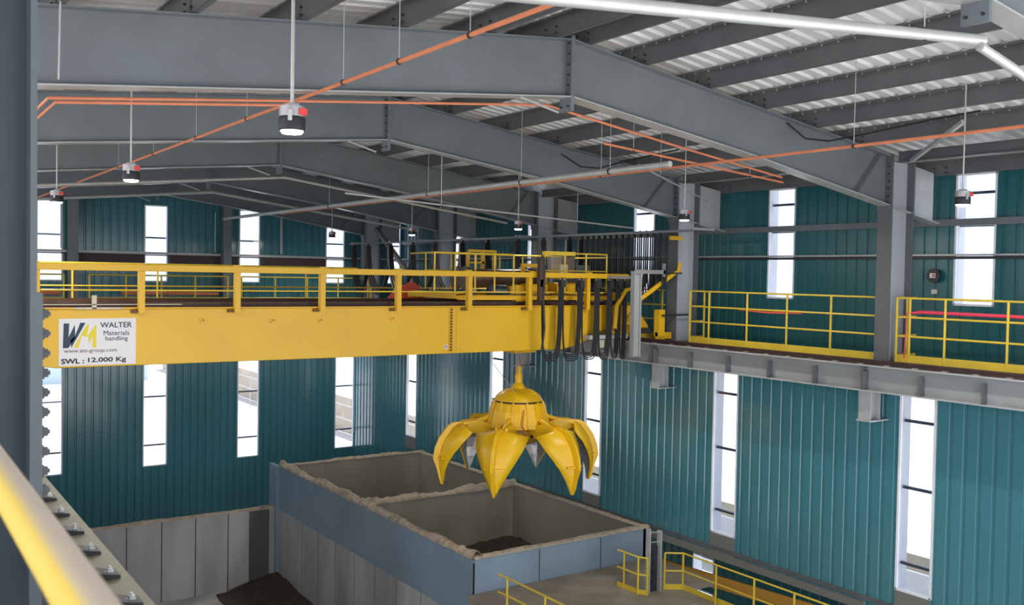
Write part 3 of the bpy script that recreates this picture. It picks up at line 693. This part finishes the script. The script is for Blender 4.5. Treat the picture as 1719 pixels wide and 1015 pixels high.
# hoist ropes and head pulley bracket
MB().box(GX - .35, GX + .35, GYC - .25, GYC + .25, -2.05, -1.90).build('rope_guide', YEL, tr)
MB().box(GX - .02, GX + .02, GYC - .3, GYC + .3, -1.9, -.6).build('guide_hanger', YEL, tr)
for dx, dy in ((-.06, -.06), (.06, -.06), (-.06, .06), (.06, .06)):
    MB().tube((GX + dx * 1.6, GYC + dy * 1.6, -.35), (GX + dx, GYC + dy, -2.62), .012, 6).build('hoist_rope', ALU, tr)

# ------------------------------------------------------------------ orange peel grab
gr = thing('orange_peel_grab', (GX, GYC, -5.5), 'open yellow orange peel grab hanging from the crane trolley', 'grab')
MB().lathe([(.05, -2.42), (.07, -2.45), (.07, -2.60), (.10, -2.66), (.10, -2.86), (.17, -2.95), (.20, -3.06)], (GX, GYC, 0), 20).build('swivel_neck', YELG, gr, smooth=True)
MB().path([(GX - .05, GYC, -2.4), (GX, GYC, -2.12), (GX + .05, GYC, -2.4)], .02, 6).build('shackle', mat('pink_grey_shackle', (.45, .22, .28), .5), gr)
MB().lathe([(.18, -3.0), (.36, -3.05), (.50, -3.12), (.60, -3.22), (.64, -3.31), (.60, -3.32)], (GX, GYC, 0), 24).build('dome_top', YELG, gr, smooth=True)
MB().lathe([(.58, -3.30), (.60, -3.36), (.60, -3.40)], (GX, GYC, 0), 24).build('slot_ring', DARK, gr, smooth=True)
sk = MB().lathe([(.60, -3.28), (.645, -3.29), (.65, -3.315), (.60, -3.32)], (GX, GYC, 0), 24); sk.build('upper_collar', YELG, gr, smooth=True)
MB().lathe([(.60, -3.36), (.67, -3.365), (.76, -3.58), (.84, -3.88), (.86, -4.0), (.80, -4.01), (.62, -3.50)], (GX, GYC, 0), 12).build('skirt', YELG, gr)
MB().lathe([(.45, -3.9), (.62, -3.95), (.62, -4.25), (.66, -4.27), (.66, -4.36), (.3, -4.5)], (GX, GYC, 0), 20).build('lower_hub', mat('dirty_yellow', (.45, .27, .03), .5, 0, .4, 6), gr, smooth=True)
for k in range(12):
    a = k * pi / 6 + .26
    MB().bar((GX + .67 * math.cos(a), GYC + .67 * math.sin(a), -3.33), (GX + .86 * math.cos(a), GYC + .86 * math.sin(a), -3.98), .05, .04, up=(math.cos(a), math.sin(a), .3)).build('skirt_rib', YELG, gr)
MB().tube((GX - .9, GYC - .1, -2.3), (GX - .25, GYC - .3, -3.15), .01, 5).build('signal_cable', ALU, gr)
cam_dir = math.atan2(-GYC, -GX)
# tine profile (radius, height), half width, of the curved shell
prof = [(1.02, -4.0, .08), (1.36, -3.90, .12), (1.62, -3.93, .22), (1.76, -4.02, .70), (1.98, -4.32, .63), (2.09, -4.60, .50), (2.13, -4.88, .35), (2.11, -5.14, .21), (2.06, -5.36, .10), (2.01, -5.52, .012)]
for k in range(6):
    a = cam_dir - math.radians(-16 + 60 * k) * -1
    ca, sa = math.cos(a), math.sin(a)
    def W(rr, t, z): return (GX + rr * ca - t * sa, GYC + rr * sa + t * ca, z)
    shell = MB(); vs = []; n = len(prof); cols = (-1, -.55, 0, .55, 1)
    for rr, z, hw in prof:
        for c in cols:
            vs.append(W(rr - abs(c) ** 1.5 * hw * .55, c * hw, z - abs(c) * hw * .05))
    nc = len(cols)
    shell.add(vs, [(i * nc + j, i * nc + j + 1, (i + 1) * nc + j + 1, (i + 1) * nc + j) for i in range(n - 1) for j in range(nc - 1)])
    mb = shell.build('tine', YELG, gr, smooth=True)
    md = mb.modifiers.new('thickness', 'SOLIDIFY'); md.thickness = .035; md.offset = -1
    # worn bare steel inner face near the tip
    inn = MB(); vs = []
    pr = prof[4:]
    for rr, z, hw in pr:
        for c in cols: vs.append(W(rr - abs(c) ** 1.5 * hw * .55 - .05, c * hw * .9, z - abs(c) * hw * .05))
    inn.add(vs, [(i * nc + j, i * nc + j + 1, (i + 1) * nc + j + 1, (i + 1) * nc + j) for i in range(len(pr) - 1) for j in range(nc - 1)])
    wi = inn.build('worn_inner_face', ALU, mb)
    md = wi.modifiers.new('thickness', 'SOLIDIFY'); md.thickness = .006
    # raised central spine
    sp = MB(); vs = []
    for rr, z, hw in prof:
        h = .15 if z > -5.0 else .06
        for c, d in ((-.045, .0), (-.045, h), (.045, h), (.045, .0)): vs.append(W(rr + d - .01, c if hw > .05 else c * .4, z + d * .25))
    sp.add(vs, [(i * 4 + j, i * 4 + j + 1, (i + 1) * 4 + j + 1, (i + 1) * 4 + j) for i in range(n - 1) for j in range(3)] + [(0, 1, 2, 3), tuple((n - 1) * 4 + j for j in range(4))])
    sp.build('tine_spine', YELG, mb)
    cb = MB().bar(W(2.06, -.26, -4.80), W(2.14, 0, -4.80), .05, .05); cb.bar(W(2.14, 0, -4.80), W(2.06, .26, -4.80), .05, .05).build('cross_rib', YELG, mb)
    # arm from hub to tine
    arm = MB()
    for s in (-1, 1): arm.add([W(.60, s * .16, -4.28), W(.60, s * .16, -3.98), W(1.1, s * .16, -3.82), W(1.5, s * .16, -3.86), W(1.55, s * .16, -4.05), W(1.1, s * .16, -4.2),
                               W(.60, s * .11, -4.28), W(.60, s * .11, -3.98), W(1.1, s * .11, -3.82), W(1.5, s * .11, -3.86), W(1.55, s * .11, -4.05), W(1.1, s * .11, -4.2)],
                              [(0, 1, 2, 5), (2, 3, 4, 5), (6, 11, 8, 7), (8, 11, 10, 9)] + [(i, (i + 1) % 6, 6 + (i + 1) % 6, 6 + i) for i in range(6)])
    arm.build('tine_arm', YELG, gr)
    MB().tube(W(.75, 0, -3.75), W(1.35, 0, -3.96), .06, 10).build('hydraulic_cylinder', YELG, gr, smooth=True)
    MB().tube(W(.72, -.2, -4.2), W(.72, .2, -4.2), .05, 10).build('hinge_pin', DARK, gr, smooth=True)
MB().path([(GX - .3, GYC - .7, -3.5), (GX - .42, GYC - .8, -3.9), (GX - .2, GYC - .75, -4.15)], .02, 6).build('hydraulic_hose', mat('orange_hose', (.7, .25, .03), .5), gr)

# ------------------------------------------------------------------ festoon cables
def ucurve(p, q, drop, n=14, pw=4.0):
    p, q = Vector(p), Vector(q); out = []
    for k in range(n + 1):
        t = k / n; s = 1 - abs(2 * t - 1) ** pw
        out.append(p.lerp(q, .5 - .5 * math.cos(pi * t)) - Vector((0, 0, drop * s)))
    return out
fs = thing('festoon_cable_line', (17.1, 20, 1.2), 'grey overhead track carrying bunched black power cables beside the crane end', 'cable festoon')
MB().box(17.06, 17.14, 16.9, 37.0, 1.16, 1.22).build('track', STEEL, fs)
for yy in (16.95, 24.7, 31.0, 36.9): MB().bar((17.1, yy, 1.24), (17.9, yy, 1.24), .06, .06).build('track_arm', FLANGE, fs)
ys = [17.85 + .25 * k for k in range(15)]
far = [21.93, 23.19, 24.56, 26.32, 27.91, 29.81, 31.47, 33.27, 35.23, 36.6]
allp = ys + far
for k, yy in enumerate(allp):
    c = MB().box(17.05, 17.15, yy - .05, yy + .05, 1.06, 1.15).box(17.09, 17.11, yy - .02, yy + .02, 1.15, 1.24).build('cable_carrier', DARK, fs)
for k, (a, b) in enumerate(zip(allp, allp[1:])):
    dn = k < len(ys) - 1
    dr = (1.45 + .25 * ((k * 7) % 5) / 4) if dn else 1.9
    for j in range(3):
        MB().path(ucurve((17.02 + .07 * j, a, 1.06), (17.02 + .07 * j, b, 1.06), dr - j * .12, 14 if dn else 18, 4.0 if dn else 1.8), .021 if dn else .055, 6, cap=False).build('cable_loop', CABLE, fs, smooth=True)
ff = thing('trolley_festoon', (15.2, 18.8, .0), 'long black cable loops hanging in front of the yellow girder', 'cable festoon')
cx = [13.80, 14.45, 15.06, 15.62, 16.04, 16.34, 16.58]
for k, x in enumerate(cx):
    MB().box(x - .07, x + .07, 18.70, 18.84, -.28, -.10).box(x - .02, x + .02, 18.74, 18.80, -.10, -.055).build('cable_carrier', DARK, ff)
    for j in (-1, 1): MB().lathe([(.025, -.02), (.025, .02)], (x + j * .05, 18.78, -.09), 8, 'y').build('carrier_wheel', ALU, ff)
for k, (a, b) in enumerate(zip(cx, cx[1:])):
    for j in range(4):
        s = (j - 1.5) * .022
        MB().path(ucurve((a + .04 + s, 18.74 + .02 * j, -.26), (b - .04 - s, 18.74 + .02 * j, -.26), 1.86 - .05 * j + (.02 * (k % 2)), 16), .017, 6, cap=False).build('cable_loop', CABLE, ff, smooth=True)
MB().box(13.70, 13.86, 18.70, 18.80, -.62, .42).build('tow_strut', mat('dark_red_strut', (.06, .03, .03), .5), ff)
MB().path([(13.78, 18.72, .5), (13.85, 18.7, .2), (13.82, 18.7, -.6), (13.87, 18.7, -1.3), (13.80, 18.7, -1.9)], .03, 8).build('cable_drop', CABLE, ff, smooth=True)

# red tarpaulin and folded sheet on the crane's rear walkway
tv = []; nx, ny = 10, 4
for i in range(nx + 1):
    for j in range(ny + 1): tv.append((11.45 + i * .10, 22.05 + j * .11, -.74 + .50 * math.sin(pi * (i + .4) / (nx + .8)) * (1 - .25 * j / ny) + .02 * random.random()))
m = MB().add(tv, [(i * (ny + 1) + j, i * (ny + 1) + j + 1, (i + 1) * (ny + 1) + j + 1, (i + 1) * (ny + 1) + j) for i in range(nx) for j in range(ny)])
base = [(x, y, -.765) for x, y, z in tv]; k0 = len(m.v)
m.add(base, [(i * (ny + 1) + j, i * (ny + 1) + j + 1, (i + 1) * (ny + 1) + j + 1, (i + 1) * (ny + 1) + j) for i in range(nx) for j in range(ny)])
edge = [i * (ny + 1) for i in range(nx + 1)] + [nx * (ny + 1) + j for j in range(1, ny + 1)] + [i * (ny + 1) + ny for i in range(nx - 1, -1, -1)] + [j for j in range(ny - 1, 0, -1)]
for a, b in zip(edge, edge[1:] + edge[:1]): m.f.append((a, b, b + k0, a + k0))
tag(m.build('tarpaulin', mat('orange_red_sheet', (.85, .13, .08), .6)), 'bright orange red sheet bundled on the crane walkway left of the trolley', 'tarpaulin')

# ------------------------------------------------------------------ concrete and steel storage bins
BX0, BX1, BY0, BYM, BY1, BZ = 12.05, 17.72, 18.9, 25.25, 31.7, -6.82
bn = thing('storage_bin', (14.9, 25.3, ZFLOOR), 'large blue grey two-bay storage bin under the grab', 'bin')
t = .22; zj = -8.36
MB().box(BX0, BX0 + t, BY0 + .04, BY1, zj, BZ).build('steel_side', BLUEST, bn)
MB().box(BX0 + .0, BX0 + t, BY0 + .04, BY1, ZFLOOR, zj).build('concrete_side', CONC, bn)
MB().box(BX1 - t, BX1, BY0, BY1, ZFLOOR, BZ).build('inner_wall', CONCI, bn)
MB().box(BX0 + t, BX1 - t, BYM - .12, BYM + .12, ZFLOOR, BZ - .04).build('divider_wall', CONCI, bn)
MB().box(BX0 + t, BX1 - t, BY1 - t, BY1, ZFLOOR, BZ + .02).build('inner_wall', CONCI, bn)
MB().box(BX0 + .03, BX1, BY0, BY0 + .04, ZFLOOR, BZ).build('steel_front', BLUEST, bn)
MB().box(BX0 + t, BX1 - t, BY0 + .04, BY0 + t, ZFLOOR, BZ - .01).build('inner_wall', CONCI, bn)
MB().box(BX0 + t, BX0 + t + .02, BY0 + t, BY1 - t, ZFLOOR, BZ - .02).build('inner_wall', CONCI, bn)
MB().box(BX0 - .003, BX0 + .03, BY0 - .004, BY0 + .02, ZFLOOR, BZ - .1).build('corner_gap', BLACK, bn)
for x in (14.0, 16.0): MB().box(x - .012, x + .012, BY0 - .004, BY0, ZFLOOR, BZ - .05).build('panel_joint', DARK, bn)
for k in range(9): MB().box(BX0 - .003, BX0, BY0 + 1.2 + k * 1.35, BY0 + 1.214 + k * 1.35, ZFLOOR, zj).build('panel_joint', DARK, bn)
def debris(pts, wd, ht, seed, nm='debris_ridge', parent=bn):
    """lumpy dusty crust lying along a wall top"""
    rnd = random.Random(seed); mb = MB()
    pts = [Vector(p) for p in pts]; rows = []
    for a, b in zip(pts, pts[1:]):
        n = max(2, int((b - a).length / .12)); rows += [a.lerp(b, k / n) for k in range(n)]
    rows.append(pts[-1]); d = (pts[-1] - pts[0]).normalized(); sd_ = Vector((-d.y, d.x, 0)); vs = []; ph = rnd.random() * 6
    for i, p in enumerate(rows):
        s = i * .12; lump = .55 + .30 * math.sin(s * 1.3 + ph) + .25 * math.sin(s * 3.1 + ph * 2) + .5 * rnd.random()
        lump = max(.25, lump); ww = wd * (.5 + .12 * rnd.random())
        for c, h in ((-1, -.05), (-.85, .35), (-.35, .9), (.3, 1.0), (.85, .4), (1, -.05)):
            vs.append(p + sd_ * (c * ww + .02 * (rnd.random() - .5)) + Vector((0, 0, ht * lump * h + .012 * rnd.random() * (h > 0))))
    n = len(rows)
    mb.add(vs, [(i * 6 + j, i * 6 + j + 1, (i + 1) * 6 + j + 1, (i + 1) * 6 + j) for i in range(n - 1) for j in range(5)] + [(i * 6 + 5, i * 6, (i + 1) * 6, (i + 1) * 6 + 5) for i in range(n - 1)])
    return mb.build(nm, DUST, parent, smooth=False)
debris([(BX0 + .11, BY0, BZ), (BX0 + .11, BYM, BZ)], .27, .13, 1); debris([(BX0 + .11, BYM, BZ), (BX0 + .11, BY1, BZ)], .27, .16, 2)
debris([(BX0 + .1, BYM, BZ - .04), (BX1 - .1, BYM, BZ - .04)], .30, .17, 3)
debris([(BX0, BY0 + .11, BZ), (BX1, BY0 + .11, BZ)], .25, .05, 4); debris([(BX0, BY1 - .11, BZ), (BX1, BY1 - .11, BZ)], .25, .07, 5)
debris([(BX1 - .11, BY0, BZ), (BX1 - .11, BY1, BZ)], .24, .03, 6)
def heap(x0, x1, y0, y1, z, h, seed, name, label):
    rnd = random.Random(seed); n = 26; vs = []
    for i in range(n + 1):
        for j in range(n + 1):
            u, v = i / n, j / n
            zz = z + h * (.4 + .3 * math.sin(u * 5 + seed) * math.cos(v * 4 + seed) + .35 * math.sin((u + v) * 3)) + .07 * rnd.random()
            vs.append((x0 + (x1 - x0) * u, y0 + (y1 - y0) * v, zz))
    m_ = MB().add(vs, [(i * (n + 1) + j, i * (n + 1) + j + 1, (i + 1) * (n + 1) + j + 1, (i + 1) * (n + 1) + j) for i in range(n) for j in range(n)])
    return tag(m_.build(name, WASTE, smooth=True), label, 'waste', kind='stuff')
heap(BX0 + .26, BX1 - .24, BY0 + .24, BYM - .13, -8.62, .22, 3, 'waste_heap', 'dark brown waste lying in the front bay of the bin')
heap(BX0 + .26, BX1 - .24, BYM + .13, BY1 - .24, -9.6, .4, 5, 'waste_heap', 'brown waste lying in the rear bay of the bin')
heap(4.0, BX0 - .02, 18, 31.7, -10.95, .9, 8, 'waste_heap', 'brown waste on the pit floor below the left concrete wall')
# long low concrete wall to the left of the bin
lw = thing('pit_wall', (7, 32, ZFLOOR), 'long low concrete pit wall left of the blue grey bin', 'wall')
MB().box(-1.5, BX0 + .15, 31.85, 32.15, ZFLOOR, -8.32).build('concrete_panel', CONC, lw)
for k in range(11): MB().box(.4 + k * 1.1, .43 + k * 1.1, 31.845, 31.85, ZFLOOR, -8.35).build('panel_joint', DARK, lw)
MB().box(11.05, 11.75, 31.80, 31.85, ZFLOOR, -8.36).build('buttress', mat('dark_stained_concrete', (.12, .11, .105), .9), lw)
debris([(-1.4, 32, -8.32), (BX0 + .1, 32, -8.32)], .30, .05, 9, parent=lw)
MB().box(BX0 - .1, BX0 + .05, 31.7, 32.4, ZFLOOR, BZ - .02).build('trim_4', BLUEST, kind='structure')

# ------------------------------------------------------------------ platform at the lower right
ZP = -7.66
MB().box(11.88, 16.7, 8.0, 16.62, ZP - .15, ZP).box(11.88, 17.85, 16.62, BY0 - .02, ZP - .15, ZP).build('platform', FLOORM, kind='structure')
railing('guard_railing', [(11.9, 17.62), (11.93, 17.3), (11.95, 9)], [(11.93, 17.3), (11.95, 15.9), (11.95, 14.4)], ZP, (.86, .46), .10, 'yellow platform railing at the bottom centre in front of the bin')
railing('guard_railing', [(15.43, 17.58), (15.45, 16.84), (15.57, 16.64)], [(15.44, 17.34), (15.45, 16.84), (15.57, 16.64)], ZP, (.90, .48), .12, 'short yellow railing in front of the bin beside the steel upright')
railing('guard_railing', [(16.25, 16.76), (16.62, 16.5), (16.54, 9)], [(16.25, 16.76), (16.62, 16.5), (16.54, 15.34), (16.54, 14.19), (16.54, 13.08), (16.54, 11.66)], ZP, (.90, .46), .13, 'long yellow platform railing running to the lower right')
r = thing('steel_upright', (15.85, 16.8, ZP), 'dark steel upright with pale edges at the right corner of the bin', 'column')
MB().box(15.66, 15.70, 16.68, 16.82, ZP, -6.07).build('pale_edge', FLANGE, r)
MB().box(16.03, 16.07, 16.68, 16.82, ZP, -6.17).build('pale_edge', FLANGE, r)
MB().box(15.70, 16.03, 16.79, 16.81, ZP, -6.55).build('dark_web', DARK, r)
for z in (-6.18, -6.42): MB().tube((15.70, 16.74, z), (16.03, 16.74, z - .02), .012, 6).build('rung', FLANGE, r)
for k in range(4): bolt(r, (15.86, 16.79, -6.75 - .22 * k), (0, -1, 0), 2)
simple(MB().bar((19.0, 20.0, -8.30), (19.0, 8.5, -7.70), .06, .34), 'orange_beam', ORB, 'orange beam behind the lower right railing', 'beam', smooth=False)
simple(MB().box(15.0, 15.9, 15.0, 15.35, ZP, ZP + .10).box(15.05, 15.85, 15.05, 15.3, ZP + .10, ZP + .14), 'metal_box', FLANGE, 'small pale metal box lying on the lower platform', 'box', smooth=False)
